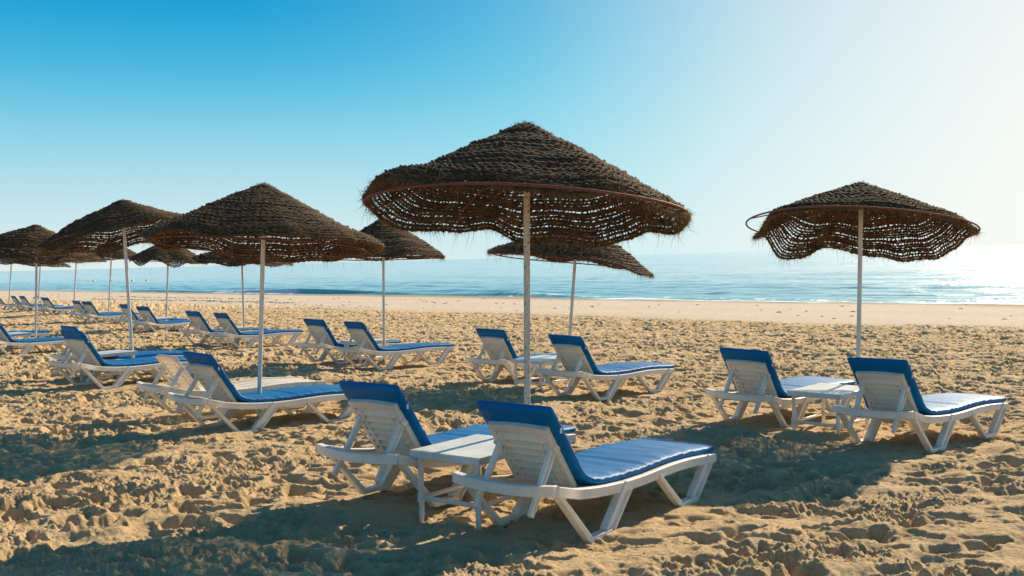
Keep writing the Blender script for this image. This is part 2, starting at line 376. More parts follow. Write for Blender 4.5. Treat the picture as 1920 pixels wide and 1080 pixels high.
# ------------------------------------------------------------------ beach mesh (finer near the loungers)
ys = [-12, -8, -5, -3, -1, .5, 1.5, 2.2, 2.8, 3.3]
y = 3.6
while y < 48: ys.append(y); y += max(.011, y * .0019)
while y < 330: ys.append(y); y *= 1.02
ys = np.array(ys)
us = np.concatenate([[-30, -14, -8, -5, -3.4, -2.4, -1.8, -1.3, -1.0, -.85, -.75], np.linspace(-.68, .66, 1240), [.72, .82, 1, 1.3, 1.8, 2.4, 3.4, 5, 8, 14, 30]])
den = np.maximum(ys, 3.0)
X = us[None, :] * den[:, None]; Y = np.repeat(ys[:, None], len(us), 1)
X = np.clip(X, -400, 400)
Z = ground_z(X, Y); Z = np.maximum(Z, SEA_Z - 3)
nr, nc = X.shape
idx = np.arange(nr * nc).reshape(nr, nc)
Q = np.stack([idx[:-1, :-1], idx[:-1, 1:], idx[1:, 1:], idx[1:, :-1]], -1).reshape(-1, 4)
beach = fast_mesh('beach_sand', np.stack([X, Y, Z], -1).reshape(-1, 3), Q, M_SAND); tag(beach, kind='structure')

# ------------------------------------------------------------------ sea
def sea_point(q, s): return (q - s) * .70711, (q + s) * .70711
qs = np.concatenate([np.linspace(40.5, 52, 130), 52 + np.cumsum(np.geomspace(.10, 420, 560))])
ss = np.concatenate([-np.geomspace(30, 30000, 40)[::-1], np.linspace(-28, 130, 700), 130 + np.cumsum(np.geomspace(.4, 4000, 110))])
Qg, Sg = np.meshgrid(qs, ss, indexing='ij')
def nz(a, b_, sd):
    r = np.random.default_rng(sd); z = 0
    for k in range(9):
        fx, fy, ph = r.normal(0, 1), r.normal(0, .25), r.random() * 7
        z = z + np.sin(a * fx + b_ * fy + ph)
    return z / 3
fade = np.exp(-(Qg - 43) / 160)
zz = .055 * nz(Qg * 1.5, Sg * 1.3, 3) * smooth01((Qg - 44) / 8) * fade + .035 * nz(Qg * 3.1, Sg * 2.5, 9) * smooth01((Qg - 45) / 8) * np.exp(-(Qg - 43) / 40) + .13 * nz(Qg * .42, Sg * .4, 4) * smooth01((Qg - 46) / 12) * np.exp(-(Qg - 43) / 600)
line = 46.5 + .5 * np.sin(Sg * .11) + .25 * np.sin(Sg * .43 + 1)
amp = .36 * smooth01((Sg - 38) / 10) * smooth01((108 - Sg) / 16) * (.75 + .35 * np.sin(Sg * .19 + .6)) + .05
dq = Qg - line
ridge = amp * np.exp(-(np.where(dq < 0, dq / .45, dq / 1.6)) ** 2)
zz = zz + ridge + .14 * np.exp(-((Qg - 53 - .8 * np.sin(Sg * .07)) / 1.4) ** 2) * smooth01((Sg - 20) / 20) + .10 * np.exp(-((Qg - 62 - np.sin(Sg * .05)) / 1.8) ** 2)
foamv = np.zeros_like(Qg)
brk = smooth01((np.sin(Sg * .155 + 2.1) + .25 * np.sin(Sg * .6)) * 1.5 - .1) * smooth01((Sg - 42) / 6)
foamv = np.maximum(foamv, brk * np.exp(-((dq + .45) / .75) ** 2) * .72)
wash = 44.9 + .45 * np.sin(Sg * .23) + .3 * np.sin(Sg * .71 + 2)
foamv = np.maximum(foamv, .85 * np.exp(-((Qg - wash) / .35) ** 2))
foamv = np.maximum(foamv, .50 * np.exp(-((Qg - wash - 1.2) / .6) ** 2) * (Sg < 46))
PX, PY = sea_point(Qg, Sg)
nr, nc = Qg.shape; idx = np.arange(nr * nc).reshape(nr, nc)
Q = np.stack([idx[:-1, :-1], idx[1:, :-1], idx[1:, 1:], idx[:-1, 1:]], -1).reshape(-1, 4)
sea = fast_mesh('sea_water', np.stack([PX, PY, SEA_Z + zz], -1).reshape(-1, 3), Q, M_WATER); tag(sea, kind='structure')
sw = np.clip(ridge / .25, 0, 1) * (dq < .6) * smooth01((Sg - 36) / 10); sea.data.attributes.new('swell', 'FLOAT', 'POINT').data.foreach_set('value', sw.ravel().astype(np.float32))
at = sea.data.attributes.new('foam', 'FLOAT', 'POINT'); at.data.foreach_set('value', foamv.ravel().astype(np.float32))

# far low headland on the left horizon
mb = MB(); n = 60
xs = np.linspace(-5200, -1380, n); yy = np.full(n, 2950.0)
hh = (7 * smooth01((-1380 - xs) / 500) + 5 * np.sin(xs * .004) * smooth01((-1500 - xs) / 900) + 22 * smooth01((-2100 - xs) / 1200))
hh = np.maximum(hh, 0.3)
v = []; f = []
for i in range(n):
    for k in range(7):
        a = k / 6 * PI; v.append((xs[i], yy[i] - 220 * math.cos(a) * (.3 + hh[i] / 30), -1.2 + hh[i] * math.sin(a)))
for i in range(n - 1):
    for k in range(6): f.append((i * 7 + k, i * 7 + 7 + k, i * 7 + 8 + k, i * 7 + 1 + k))
m, t, b, out = mat('headland_rock'); geo = N(t, 'ShaderNodeNewGeometry'); n1 = noise(t, .01, 5, .6, geo.outputs['Position'])
r = rampn(t, n1.outputs[0], [(.3, (.22, .22, .24)), (.7, (.34, .31, .29))]); t.links.new(r.outputs[0], b.inputs['Base Color']); b.inputs['Roughness'].default_value = 1
mb.add(v, f); hd = mb.build('headland', m, smooth=True); tag(hd, kind='structure')

# ------------------------------------------------------------------ sun lounger
RW, HW, MBW, MSW = .312, .345, .258, .290     # rail, head bar, mattress half widths
rs = np.array([-.326, -.22, -.10, .05, .2, .4, .6, .78, .95, 1.15, 1.35, 1.524])
rzv = np.array([.352, .318, .284, .262, .247, .232, .228, .233, .236, .230, .214, .196])
def railz(s): return np.interp(s, rs, np.convolve(np.pad(rzv, 1, mode='edge'), [.15, .7, .15], 'valid'))
S_ = np.linspace(-.326, 1.524, 42)
hinge = np.array([.05, .285]); bdir = np.array([-.572, .820]); bn = np.array([.820, .572])
def leg_mb(sy, front):
    b_ = MB(); y0 = sy * RW; o_ = sy * .006
    if front: A, B, C_, D = (-.285, railz(-.285) - .015), (.005, .014), (.185, .014), (.405, railz(.405) + .004)
    else: A, B, C_, D = (.765, railz(.765) - .012), (1.025, -.012), (1.19, -.012), (1.43, railz(1.43) + .004)
    b_.beam((A[0], y0, A[1]), (B[0], y0, B[1]), .052, .026, w2=.052, t2=.034)
    b_.beam((B[0] - .016, y0 + o_ * .3, B[1] + .003), (C_[0] + .018, y0 + o_ * .3, C_[1] + .003), .056, .032)
    # wide rear arm: web plus two flanges (open channel facing out)
    d = np.array([D[0] - C_[0], D[1] - C_[1]]); d /= np.linalg.norm(d); nn = np.array([-d[1], d[0]])
    P0 = np.array([C_[0], C_[1]]) - d * .004; P1 = np.array([D[0], D[1]])
    b_.beam((P0[0], y0 - o_, P0[1]), (P1[0], y0 - o_, P1[1]), .022, .066, w2=.022, t2=.074)
    for k in (-1, 1):
        e0 = P0 + nn * k * .034; e1 = P1 + nn * k * .038
        b_.beam((e0[0], y0 + .001, e0[1]), (e1[0], y0 + .001, e1[1]), .052, .012)
    return b_
def slab(mb_, path, half, thick, nx=22, puck=0, seed=0):
    """soft cushion: superellipse section swept along an (s,z) path"""
    P = np.array(path); n = len(P); T = np.gradient(P, axis=0); T /= np.linalg.norm(T, axis=1)[:, None]; Nn = np.stack([-T[:, 1], T[:, 0]], 1)
    r = np.random.default_rng(seed)
    K = 2 * nx; V = np.zeros((n, K, 3))
    L_ = np.concatenate([[0], np.cumsum(np.linalg.norm(np.diff(P, axis=0), axis=1))]); LT = L_[-1]
    for j in range(K):
        th = 2 * PI * j / K; c, s_ = math.cos(th), math.sin(th)
        yy = np.sign(c) * abs(c) ** .32; ww = np.sign(s_) * abs(s_) ** .55
        endf = np.minimum(1, np.minimum(L_ + .004, LT - L_ + .004) / .03) ** .5
        edge = abs(yy) ** 5
        pk = 1 + puck * edge * (np.sin(L_ * 92 + 3 * np.sin(L_ * 17) + 2 * np.sign(yy)) + .6 * np.sin(L_ * 151 + 2 * np.sin(L_ * 9))) * .5
        hw = half(L_) if callable(half) else half
        off = thick / 2 * ww * endf * pk * (1 + .10 * (1 - yy * yy))
        wr = .0022 * np.sin(L_ * 38 + yy * 4 + seed) * np.sin(yy * 7 + L_ * 5) + .002 * np.sin(L_ * 80 + 2 * np.sin(yy * 5)) * edge
        off = off * (1 - (.28 * np.exp(-((L_ - 1.12) / .014) ** 2) if ww > 0 else 0)) + (wr if ww > 0 else 0)
        V[:, j, 0] = P[:, 0] + Nn[:, 0] * off; V[:, j, 2] = P[:, 1] + Nn[:, 1] * off; V[:, j, 1] = yy * hw * (1 - .012 * (1 - endf))
    f = [(i * K + a, i * K + (a + 1) % K, (i + 1) * K + (a + 1) % K, (i + 1) * K + a) for i in range(n - 1) for a in range(K)]
    f += [tuple(range(K))[::-1], tuple((n - 1) * K + a for a in range(K))]
    mb_.add(V, f)
def rounded_path(pts, step=.02):
    P = [np.array(p, float) for p in pts]; out = []
    for a, b_ in zip(P[:-1], P[1:]):
        n = max(1, int(np.linalg.norm(b_ - a) / step)); out += [a + (b_ - a) * k / n for k in range(n)]
    out.append(P[-1]); out = np.array(out)
    for _ in range(5): out[1:-1] = (out[:-2] + 2 * out[1:-1] + out[2:]) / 4
    return out
def make_lounger(mattress=True):
    root = empty('sun_lounger', (0, 0, 0))
    ch = []
    # frame: two waved rails and the bowed head bar
    fr = MB()
    for sy in (-1, 1):
        yl = sy * (RW + (HW - RW) * smooth01((-.05 - S_) / .276))
        fr.sweep(np.stack([S_, yl, railz(S_)], 1), .030, .056)
        fr.sweep(np.stack([S_[2:], yl[2:] - sy * .010, railz(S_[2:]) + .024], 1), .046, .010)
    a = np.linspace(-1, 1, 26)
    hb = np.stack([-.326 - .040 * (1 - a ** 2) - .012, HW * np.sign(a) * np.abs(a) ** .96, railz(-.326) - .014 * (1 - a ** 2) + .002], 1)
    fr.sweep(hb, .030, .054); fr.sweep(hb + np.array([.006, 0, .026]), .046, .010)
    fr.beam((1.515, -RW, .193), (1.515, RW, .193), .03, .05, side=(1, 0, 0))
    for sx in (.12, .72): fr.beam((sx, -RW, railz(sx) - .012), (sx, RW, railz(sx) - .012), .03, .024, side=(1, 0, 0))
    # notched ratchet bar that carries the props
    ch.append(fr.build('frame', M_PLASTIC, root, bevel=.006))
    for sy in (-1, 1):
        for fr_ in (True, False): ch.append(leg_mb(sy, fr_).build('leg', M_PLASTIC, root, bevel=.004))
    # seat slats
    st = MB(); s0 = .085
    while s0 < 1.50:
        z = railz(s0) + .012; st.box((s0, 0, z), (.026, RW - .017, .006)); st.box((s0 - .022, 0, z - .010), (.004, RW - .02, .008)); s0 += .066
    ch.append(st.build('seat_slats', M_THIN, root, bevel=.003))
    # back panel: rim frame and louvre slats
    bp = MB(); PLN = .425; PW = .188
    def bpt(l, n_, y_): p = hinge + bdir * l + bn * n_; return (p[0], y_, p[1])
    for sy in (-1, 1):
        pa = [bpt(l, 0, sy * (PW - .0 + .0 * l)) for l in np.linspace(-.01, PLN, 12)]
        bp.beam(bpt(-.01, 0, sy * PW), bpt(PLN, 0, sy * PW), .030, .034)
        bp.beam(bpt(.03, -.012, sy * PW * .66), bpt(PLN - .06, -.012, sy * PW * .66), .014, .022)
    aa = np.linspace(-1, 1, 14)
    bp.sweep([bpt(PLN - .012 + .012 * (1 - x ** 2), 0, x * (PW + .014)) for x in aa], .036, .048, up=(bdir[0], 0, bdir[1]))
    bp.beam(bpt(.0, 0, -PW), bpt(.0, 0, PW), .028, .034, side=(bdir[0], 0, bdir[1]))
    l = .035
    while l < PLN - .03:
        p0 = hinge + bdir * l + bn * -.018; dd = bdir * .80 + bn * .60; dd /= np.linalg.norm(dd)
        c0 = p0 + dd * .024
        bp.beam((c0[0], -PW + .017, c0[1]), (c0[0], PW - .017, c0[1]), .070, .005, side=(dd[0], 0, dd[1]))
        l += .053
    ch.append(bp.build('backrest', M_THIN, root, bevel=.003))
    # prop frame holding the backrest up: two arms ending in prongs below the frame, one cross bar
    pf = MB()
    for sy in (-1, 1):
        pf.beam((-.118, sy * .176, .535), (-.352, sy * .188, .200), .026, .040, w2=.026, t2=.034)
        pf.beam((-.112, sy * .205, .540), (-.135, sy * .205, .508), .012, .052)
        pf.beam((-.135, sy * .204, .500), (-.330, sy * .204, .222), .008, .012)
    pf.beam((-.278, -.188, .300), (-.278, .188, .300), .030, .030, side=(.58, 0, .81))
    ch.append(pf.build('backrest_prop', M_PLASTIC, root, bevel=.004))
    if mattress:
        mt = MB(); top = hinge + bdir * .555 + bn * .040; low = hinge + bdir * .02 + bn * .043
        pts = [top, low + bdir * .03, (low[0] + .02, low[1] - .018)]
        for s_ in np.linspace(.13, 1.585, 16): pts.append((s_, float(railz(min(s_, 1.5))) + .022 + .028 + (.0 if s_ < 1.5 else -.0)))
        P = rounded_path(pts)
        ln = .555
        slab(mt, P, lambda L_: MBW + (MSW - MBW) * smooth01((L_ - .45) / .2), .054, puck=.34, seed=3)
        mo = mt.build('mattress', M_BLUE, root, smooth=True); ch.append(mo)
        tg = MB(); p = hinge + bdir * .40 + bn * .030
        tg.box((p[0], -MBW - .001, p[1]), (.006, .003, .014)); to = tg.build('care_tag', M_TAG, mo)
        kids(mo, to)
    kids(root, *ch)
    return root

def add_lounger(proto, x, y, yaw, dz, pt, ro, label, first=False, sink=0.012):
    o = proto if first else copy_tree(proto)
    g = .2582 - .02541 * x - .02378 * y
    o.location = (x, y, min(dz, g + .01) - sink)
    o.rotation_mode = 'XYZ'; o.rotation_euler = (-ro, -pt, yaw)
    tag(o, label, 'sun lounger', 'sun loungers in pairs under the umbrellas')
    return o

lounger = make_lounger(True)
LOUNGERS = [
 (.131, 5.595, .910, .088, 0, 0, 'nearest lounger with raised blue back and crinkled seat pad, right of the closest table'),
 (-.76, 6.29, .905, .135, -.01, 0, 'lounger just left of the closest white table, its seat pad mostly hidden behind the tabletop'),
 (3.118, 8.256, .735, -.016, 0, .012, 'rightmost lounger of the beach, its pale sunlit seat reaching the right edge'),
 (2.306, 9.583, .821, -.032, .017, -.03, 'lounger left of the white table on the right, partly hidden by that table'),
 (.753, 11.929, .798, -.047, 0, -.02, 'lounger in the middle with a bright blue seat, right of the thick speckled pole'),
 (-.188, 13.906, .879, -.09, -.01, -.02, 'lounger seen just left of the thick speckled pole, its backrest raised beside a small table'),
 (-2.825, 9.558, .806, .062, -.01, -.01, 'blue padded lounger on the left in front of the bare white lounger'),
 (-2.317, 15.774, .755, -.041, .011, .004, 'right lounger of the lone pair seen between the two large umbrella poles'),
 (-3.226, 17.05, .907, -.063, 0, -.02, 'left lounger of the lone pair seen between the two large umbrella poles'),
 (-5.849, 20.771, .804, -.092, .015, .007, 'lounger crossed by the second large umbrella pole, its foot ending right of it'),
 (-6.843, 22.012, .908, -.098, 0, -.009, 'lounger directly left of the one whose foot passes behind the second large pole'),
 (-9.739, 26.862, 1.0, -.15, .005, -.018, 'lounger just right of the leaning pole, front one of its far pair'),
 (-10.675, 28.055, .858, -.113, -.01, -.008, 'lounger hidden behind the leaning pole with only its blue headrest end showing'),
 (-13.62, 32.511, .97, -.16, .01, -.014, 'far lounger left of the leaning pole, front one of its pair'),
 (-14.44, 33.66, .835, -.148, 0, 0, 'far lounger left of the leaning pole, rear one of its pair'),
 (-18.737, 40.604, .98, -.225, 0, -.007, 'far lounger with a steep back, right of the pole at the left'),
 (-19.272, 41.689, .768, -.244, 0, 0, 'far lounger tucked behind the steep backed one, its headrest barely showing'),
 (-21.907, 45.221, .874, -.25, -.01, -.01, 'far lounger directly left of the pole at the left, front one of its pair'),
 (-22.794, 46.238, .799, -.26, 0, 0, 'far lounger left of the pole at the left, rear one of its pair'),
 (-25.238, 49.48, .838, -.287, 0, 0, 'farthest lounger, cut by the left edge of the view'),
 (-5.601, 13.15, .95, .085, -.012, -.02, 'front lounger of the pair by the leaning pole, with a long blue pad'),
 (-6.15, 14.35, .80, .077, -.01, 0, 'rear lounger by the leaning pole, its headrest just above its neighbour'),
 (-9.575, 18.705, .98, .031, -.015, -.009, 'front lounger of the pair cut by the left edge beside the second pole'),
 (-11.011, 20.19, .90, .058, .02, .01, 'rear lounger of the pair cut by the left edge, only its foot showing'),
]
for i, a in enumerate(LOUNGERS): add_lounger(lounger, *a, first=(i == 0))
bare = make_lounger(False)
add_lounger(bare, -3.411, 10.348, .801, .09, .005, -.01, 'bare white slatted lounger with no blue pad, behind a padded one', first=True)

# ------------------------------------------------------------------ side table
def make_table():
    root = empty('side_table', (0, 0, 0)); ch = []
    LX, LY, HT = .320, .262, .39
    tp = MB(); tp.box((0, 0, HT - .012), (LX, LY, .012)); 
    for k in (-1, 1):
        tp.box((k * (LX - .008), 0, HT - .034), (.0075, LY - .003, .0115)); tp.box((0, k * (LY - .008), HT - .0335), (LX - .017, .0075, .0105))
    tp.box((0, 0, HT - .027), (LX * .55, .012, .004)); tp.box((0, 0, HT - .028), (.012, LY * .7, .0035))
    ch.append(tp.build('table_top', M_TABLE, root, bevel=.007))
    ax, ay = LX - .045, LY - .045
    for sx in (-1, 1):
        for sy in (-1, 1):
            lg = MB(); lg.tube([(sx * ax, sy * ay, -.05), (sx * ax, sy * ay, .0), (sx * ax, sy * ay, HT - .024)], [.013, .0165, .0175], 12)
            lg.tube([(sx * ax, sy * ay, .075), (sx * ax, sy * ay, .13)], .024, 12)
            ch.append(lg.build('leg', M_PLASTIC, root, smooth=False, bevel=.002))
    stc = MB()
    for k in (-1, 1):
        stc.tube([(-ax + .01, k * ay, .10), (ax - .01, k * ay, .10)], .0135, 10); stc.tube([(k * ax, -ay + .01, .103), (k * ax, ay - .01, .103)], .0135, 10)
    ch.append(stc.build('stretcher', M_PLASTIC, root, smooth=True))
    kids(root, *ch)
    return root
TABLES = [
 (-.235, 6.03, .93, 'closest white plastic table with weathered, shade-darkened top, between the two front loungers'),
 (2.91, 9.22, .78, 'white plastic table between the two loungers on the right'),
 (.37, 13.0, .80, 'white table behind the thick speckled pole, between the middle pair of loungers'),
 (-2.52, 17.05, .78, 'white table between the lone pair of loungers behind the second large umbrella'),
 (-5.75, 14.15, .90, 'white table beside the leaning pole, behind the long blue padded lounger'),
 (-9.75, 19.35, .9, 'white table beside the second pole from the left, near the left edge'),
 (-6.1, 21.85, .82, 'white table between the loungers behind the second large pole'),
 (-9.75, 27.75, .9, 'white table between the far loungers right of the leaning pole'),
 (-13.75, 33.4, .9, 'white table between the far loungers left of the leaning pole'),
 (-18.6, 41.4, .85, 'white table to the right of the steep backed far lounger'),
 (-22.0, 46.0, .85, 'white table just behind the pole at the left, among the farthest loungers'),
]
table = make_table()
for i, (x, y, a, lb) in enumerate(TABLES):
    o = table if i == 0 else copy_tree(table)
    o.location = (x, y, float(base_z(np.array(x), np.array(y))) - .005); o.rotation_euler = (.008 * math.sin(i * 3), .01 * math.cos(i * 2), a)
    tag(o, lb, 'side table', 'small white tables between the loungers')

# ------------------------------------------------------------------ woven umbrella
def perint(vals, th):
    v = np.array(vals, float); n = len(v); x = (th / (2 * PI) * n) % n; i = np.floor(x).astype(int); f = x - i; f = f * f * (3 - 2 * f)
    return v[i % n] * (1 - f) + v[(i + 1) % n] * f
def umbrella(base, C, R, tx, ty, apex, droop, ext, label, detail=1.0, seed=0, pole_r=.021, pmat=None, lean_to=None, sag=.035, ringR=None, bulge=.0):
    r = np.random.default_rng(seed)
    bx, by = base; bz = float(base_z(np.array(bx), np.array(by)))
    root = empty('beach_umbrella', (bx, by, bz))
    tag(root, label, 'beach umbrella', 'woven umbrellas in two rows along the beach')
    O = np.array([bx, by, bz])
    Cx, Cy, Cz = C; Ap = np.array(apex)
    def ringp(th, rad, dz=0):
        dx = rad * np.cos(th); dy = rad * np.sin(th)
        return np.stack([Cx + dx, Cy + dy, Cz + tx * dx + ty * dy + dz], -1) - O
    RR = ringR or R * .965
    # pole
    topz = Ap - np.array([0, 0, .05])
    pm = MB(); A = np.array([0, 0, -.30]); B = topz - O
    pm.tube([A + (B - A) * k for k in np.linspace(0, 1, 9)], pole_r, 14)
    pm.build('pole', pmat or M_POLE, root, smooth=True)
    # rusty ring
    rg_ = MB(); th = np.linspace(0, 2 * PI, 73)[:-1]
    rdz = 0 if ringR else -.06
    P = ringp(th, RR, rdz) + np.stack([0 * th, 0 * th, .006 * np.sin(3 * th + seed)], -1); rg_.tube(P, .0085, 7, closed=True)
    rg_.build('ring', M_RUST, root, smooth=True)
    nst = 8; ph0 = .35 + seed
    hub = topz - O + np.array([0, 0, -.03])
    for k in range(nst):
        a = ph0 + k * 2 * PI / nst
        e = ringp(np.array([a]), RR, rdz)[0]; s_ = MB(); mid_ = (hub + e) / 2 + np.array([0, 0, -.012])
        s_.tube([hub, mid_, e], .0065, 6); s_.build('rib', M_RUST, root, smooth=True)
    # canopy
    ovr = 1.035
    wv = [(r.integers(3, 9), r.uniform(0, 7), r.uniform(.3, 1)) for _ in range(4)]
    H = Ap[2] - (Cz + tx * (Ap[0] - Cx) + ty * (Ap[1] - Cy))
    def surf(t, th):
        t = np.asarray(t, float); th = np.asarray(th, float)
        e = perint(ext, th); rho = R * (t * (ovr + e * t ** 3))
        px = Ap[0] * (1 - t) + Cx * t + rho * np.cos(th); py = Ap[1] * (1 - t) + Cy * t + rho * np.sin(th)
        rp = Cz + tx * (px - Cx) + ty * (py - Cy)
        hh = H * ((1 - t) * (1 + .05 * np.sin(PI * np.clip(t, 0, 1)))) + .018 + .016 * np.exp(-(t * 8) ** 2) - .02 * np.exp(-(t * 22) ** 2) - .03 * smooth01((t - .93) / .07)
        w = sum(a_ * np.sin(n_ * th + p_ + 1.5 * t) for n_, p_, a_ in wv)
        sc_ = .5 - .5 * np.cos(nst * (th - ph0))
        hh = hh - sag * sc_ * smooth01(t / .9) * np.clip(t, 0, 1) + .012 * w * t * t + perint(droop, th) * smooth01((t - .62) / .38)
        return np.stack([px, py, rp + hh], -1) - O
    slant = math.hypot(R * ovr, H)
    pitch = .0255 / min(1, detail) ** .5
    rows = int(slant / pitch)
    Vs = []; Qs = []; off = 0; K = 6 if detail > .9 else 5
    Tr = []
    for i in range(1, rows + 1):
        t0 = i / rows
        circ = 2 * PI * R * t0 * ovr
        n_ = max(14, int(circ / (.019 / detail)))
        th = (np.arange(n_) + r.random()) / n_ * 2 * PI
        tj = t0 + (.07 / rows) * np.sin(th * 9 + i) + (.06 / rows) * r.standard_normal(n_) + .25 / rows * np.sin(th * 2 + i * .13)
        P = surf(tj, th); Sd = surf(tj + .01, th) - surf(tj - .01, th); Sd /= np.linalg.norm(Sd, axis=1)[:, None]
        T = np.roll(P, -1, 0) - np.roll(P, 1, 0); T /= np.linalg.norm(T, axis=1)[:, None] + 1e-9; Nn = np.cross(T, Sd)
        dense = np.interp(t0, [0, .35, .62, .8, .97, 1], [.60, .56, .50, .43, .42, .55])
        dn = dense + .05 * np.sin(th * 3 + seed) * t0
        a = pitch * dn * (1 + .12 * r.standard_normal(n_)); b_ = .0125 * (1 + .30 * r.standard_normal(n_)) * (1 + .4 * np.sin(np.arange(n_) * 2.1))
        a = np.clip(a, pitch * .2, pitch * .9); b_ = np.clip(b_, .005, .024)
        P = P + Nn * (r.normal(0, .0045) + .004 * (i % 3 == 0)) ; a = a * r.uniform(.90, 1.12)
        phs = np.arange(K) / K * 2 * PI
        V = P[:, None] + Sd[:, None] * (a[:, None] * np.cos(phs)[None])[..., None] + Nn[:, None] * (b_[:, None] * np.sin(phs)[None])[..., None]
        Vs.append(V.reshape(-1, 3)); ii = np.arange(n_)[:, None]; aa = np.arange(K)[None]; i2 = (ii + 1) % n_; a2 = (aa + 1) % K
        Qs.append(np.stack([ii * K + aa, ii * K + a2, i2 * K + a2, i2 * K + aa], -1).reshape(-1, 4) + off); off += n_ * K
        # stitches down to the next row
        if i < rows and i > 1:
            m_ = max(8, int(circ / .029)); tt = (np.arange(m_) + r.random(m_) * .5) / m_ * 2 * PI
            d_ = r.uniform(-.35, .9, m_) * .020 / max(R * t0, .1)
            p0 = surf(np.full(m_, t0), tt); p1 = surf(np.full(m_, t0 + 1 / rows), tt + d_)
            ax = p1 - p0; ax /= np.linalg.norm(ax, axis=1)[:, None] + 1e-9; up_ = np.cross(ax, np.array([0, 0, 1.])); up_ /= np.linalg.norm(up_, axis=1)[:, None] + 1e-9
            w_ = .0062 * r.uniform(.5, 1.6, m_)[:, None]; nn_ = np.cross(ax, up_)
            V = np.stack([p0 - up_ * w_, p0 + nn_ * w_, p0 + up_ * w_, p1 - up_ * w_, p1 + nn_ * w_, p1 + up_ * w_], 1)
            Vs.append(V.reshape(-1, 3)); bq = np.arange(m_)[:, None, None] * 6 + np.array([[0, 1, 4, 3], [1, 2, 5, 4], [2, 0, 3, 5]])[None]
            Qs.append(bq.reshape(-1, 4) + off); off += m_ * 6
    # loose fibres
    def fibres(nf, t_, th_, ln, wd, outw, down):
        nonlocal off
        P = surf(t_, th_); Nr = np.cross(surf(t_, th_ + .01) - P, surf(t_ + .01, th_) - P); Nr /= -np.linalg.norm(Nr, axis=1)[:, None] + 1e-12
        Nr *= np.sign(Nr[:, 2:3] + 1e-9)
        rad = np.stack([np.cos(th_), np.sin(th_), 0 * th_], -1)
        d = r.standard_normal((nf, 3)) * .75 + Nr * outw[:, None] + rad * .25; d[:, 2] -= down
        d /= np.linalg.norm(d, axis=1)[:, None]
        sd = np.cross(d, r.standard_normal((nf, 3))); sd /= np.linalg.norm(sd, axis=1)[:, None]
        bend = r.standard_normal((nf, 3)) * .22; bend[:, 2] -= .25
        p1 = P + d * ln[:, None] * .55; p2 = p1 + (d + bend) * ln[:, None] * .5
        V = np.stack([P - sd * wd, P + sd * wd, p1 + sd * wd * .7, p1 - sd * wd * .7, p2], 1)
        Vs.append(V.reshape(-1, 3)); k_ = np.arange(nf)[:, None] * 5
        Qs.append(k_ + np.array([[0, 1, 2, 3]]) + off); TRI.append(k_ + np.array([[3, 2, 4]]) + off); off += nf * 5
    TRI = []; FIB0 = off
    wd = .0016 / min(1, detail) ** .7
    nf = int(7000 * detail)
    tt = np.sqrt(r.random(nf)); side = np.where(r.random(nf) < .75, 1., -.8)
    fibres(nf, tt, r.random(nf) * 2 * PI, r.uniform(.010, .028, nf), wd, side * .9, 0)
    nf = int(5200 * detail)
    fibres(nf, 1 - np.abs(r.normal(0, .022, nf)), r.random(nf) * 2 * PI, r.uniform(.02, .065, nf) * (1 + (r.random(nf) < .05) * 1.2), wd, r.uniform(-.5, .5, nf), .75)
    nf = int(500 * detail)
    fibres(nf, np.abs(r.normal(0, .05, nf)), r.random(nf) * 2 * PI, r.uniform(.02, .05, nf), wd, np.full(nf, 1.2), 0)
    nf = int(110 * detail); ah = r.random(nf) * 2 * PI
    fibres(nf, 1 - np.abs(r.normal(0, .03, nf)), ah, r.uniform(.06, .20, nf), wd * .8, r.uniform(-.2, .2, nf), 2.2)
    V = np.concatenate(Vs); Qa = np.concatenate(Qs)
    o = fast_mesh('canopy', V, [Qa, np.concatenate(TRI)], M_ROPE, smooth=True); o.parent = root
    fa = np.zeros(len(V), np.float32); fa[FIB0:] = 1; o.data.attributes.new('fibre', 'FLOAT', 'POINT').data.foreach_set('value', fa)
    return root

# droop / ext: twelve values every 30 degrees from +X (right), through +Y (away), round to the camera side
umbrella((.06, 6.55), (.10, 6.55, 1.937), 1.02, -.068, -.087, (.12, 6.55, 2.475),
  [.0, -.02, .0, -.04, -.07, -.05, -.06, .03, -.03, -.04, -.03, .0, .05, .07, .10, .09, .05, .03, .03, .02, .03, .01, .0, .0], [.0, 0, -.04, -.02, .0, .0, -.01, -.09, .0, .0, .0, .0, -.01, -.02, -.02, -.04, -.06, -.07, -.08, -.08, -.08, -.06, -.03, .0],
  'largest and nearest woven umbrella, full rusty ring showing under its frayed rim', 1.15, 1, .0215, M_POLE_SPECK, ringR=1.04)
umbrella((3.345, 9.8), (3.40, 9.8, 1.834), 1.02, -.112, -.124, (3.43, 9.8, 2.245),
  [.02, -.02, -.12, -.14, -.05, -.05, -.04, -.13, -.17, -.02, -.05, -.09, -.02, .04, .05, .04, .04, .03, .03, .03, .03, .02, .02, .02], [.0, .03, 0, 0, .0, -.03, -.14, -.06, -.03, -.04, -.03, .0],
  'woven umbrella on the right, ragged sunlit rim and bare ring end poking out left', 1.0, 2, .021, None, ringR=1.07)
umbrella((-2.57, 9.93), (-2.46, 9.93, 1.869), 1.05, -.063, -.075, (-2.42, 9.93, 2.40),
  [.04, .0, -.03, -.02, -.08, -.05, -.10, -.12, -.09, -.03, -.05, -.04, .0, .01, .01, .01, .01, .01, .0, -.02, .02, .02, .03, .05], [.10, .02, 0, 0, 0, 0, .02, 0, 0, 0, 0, .03],
  'second large woven umbrella, steep cone with a sunlit drooping right tip', 1.0, 3, .0215)
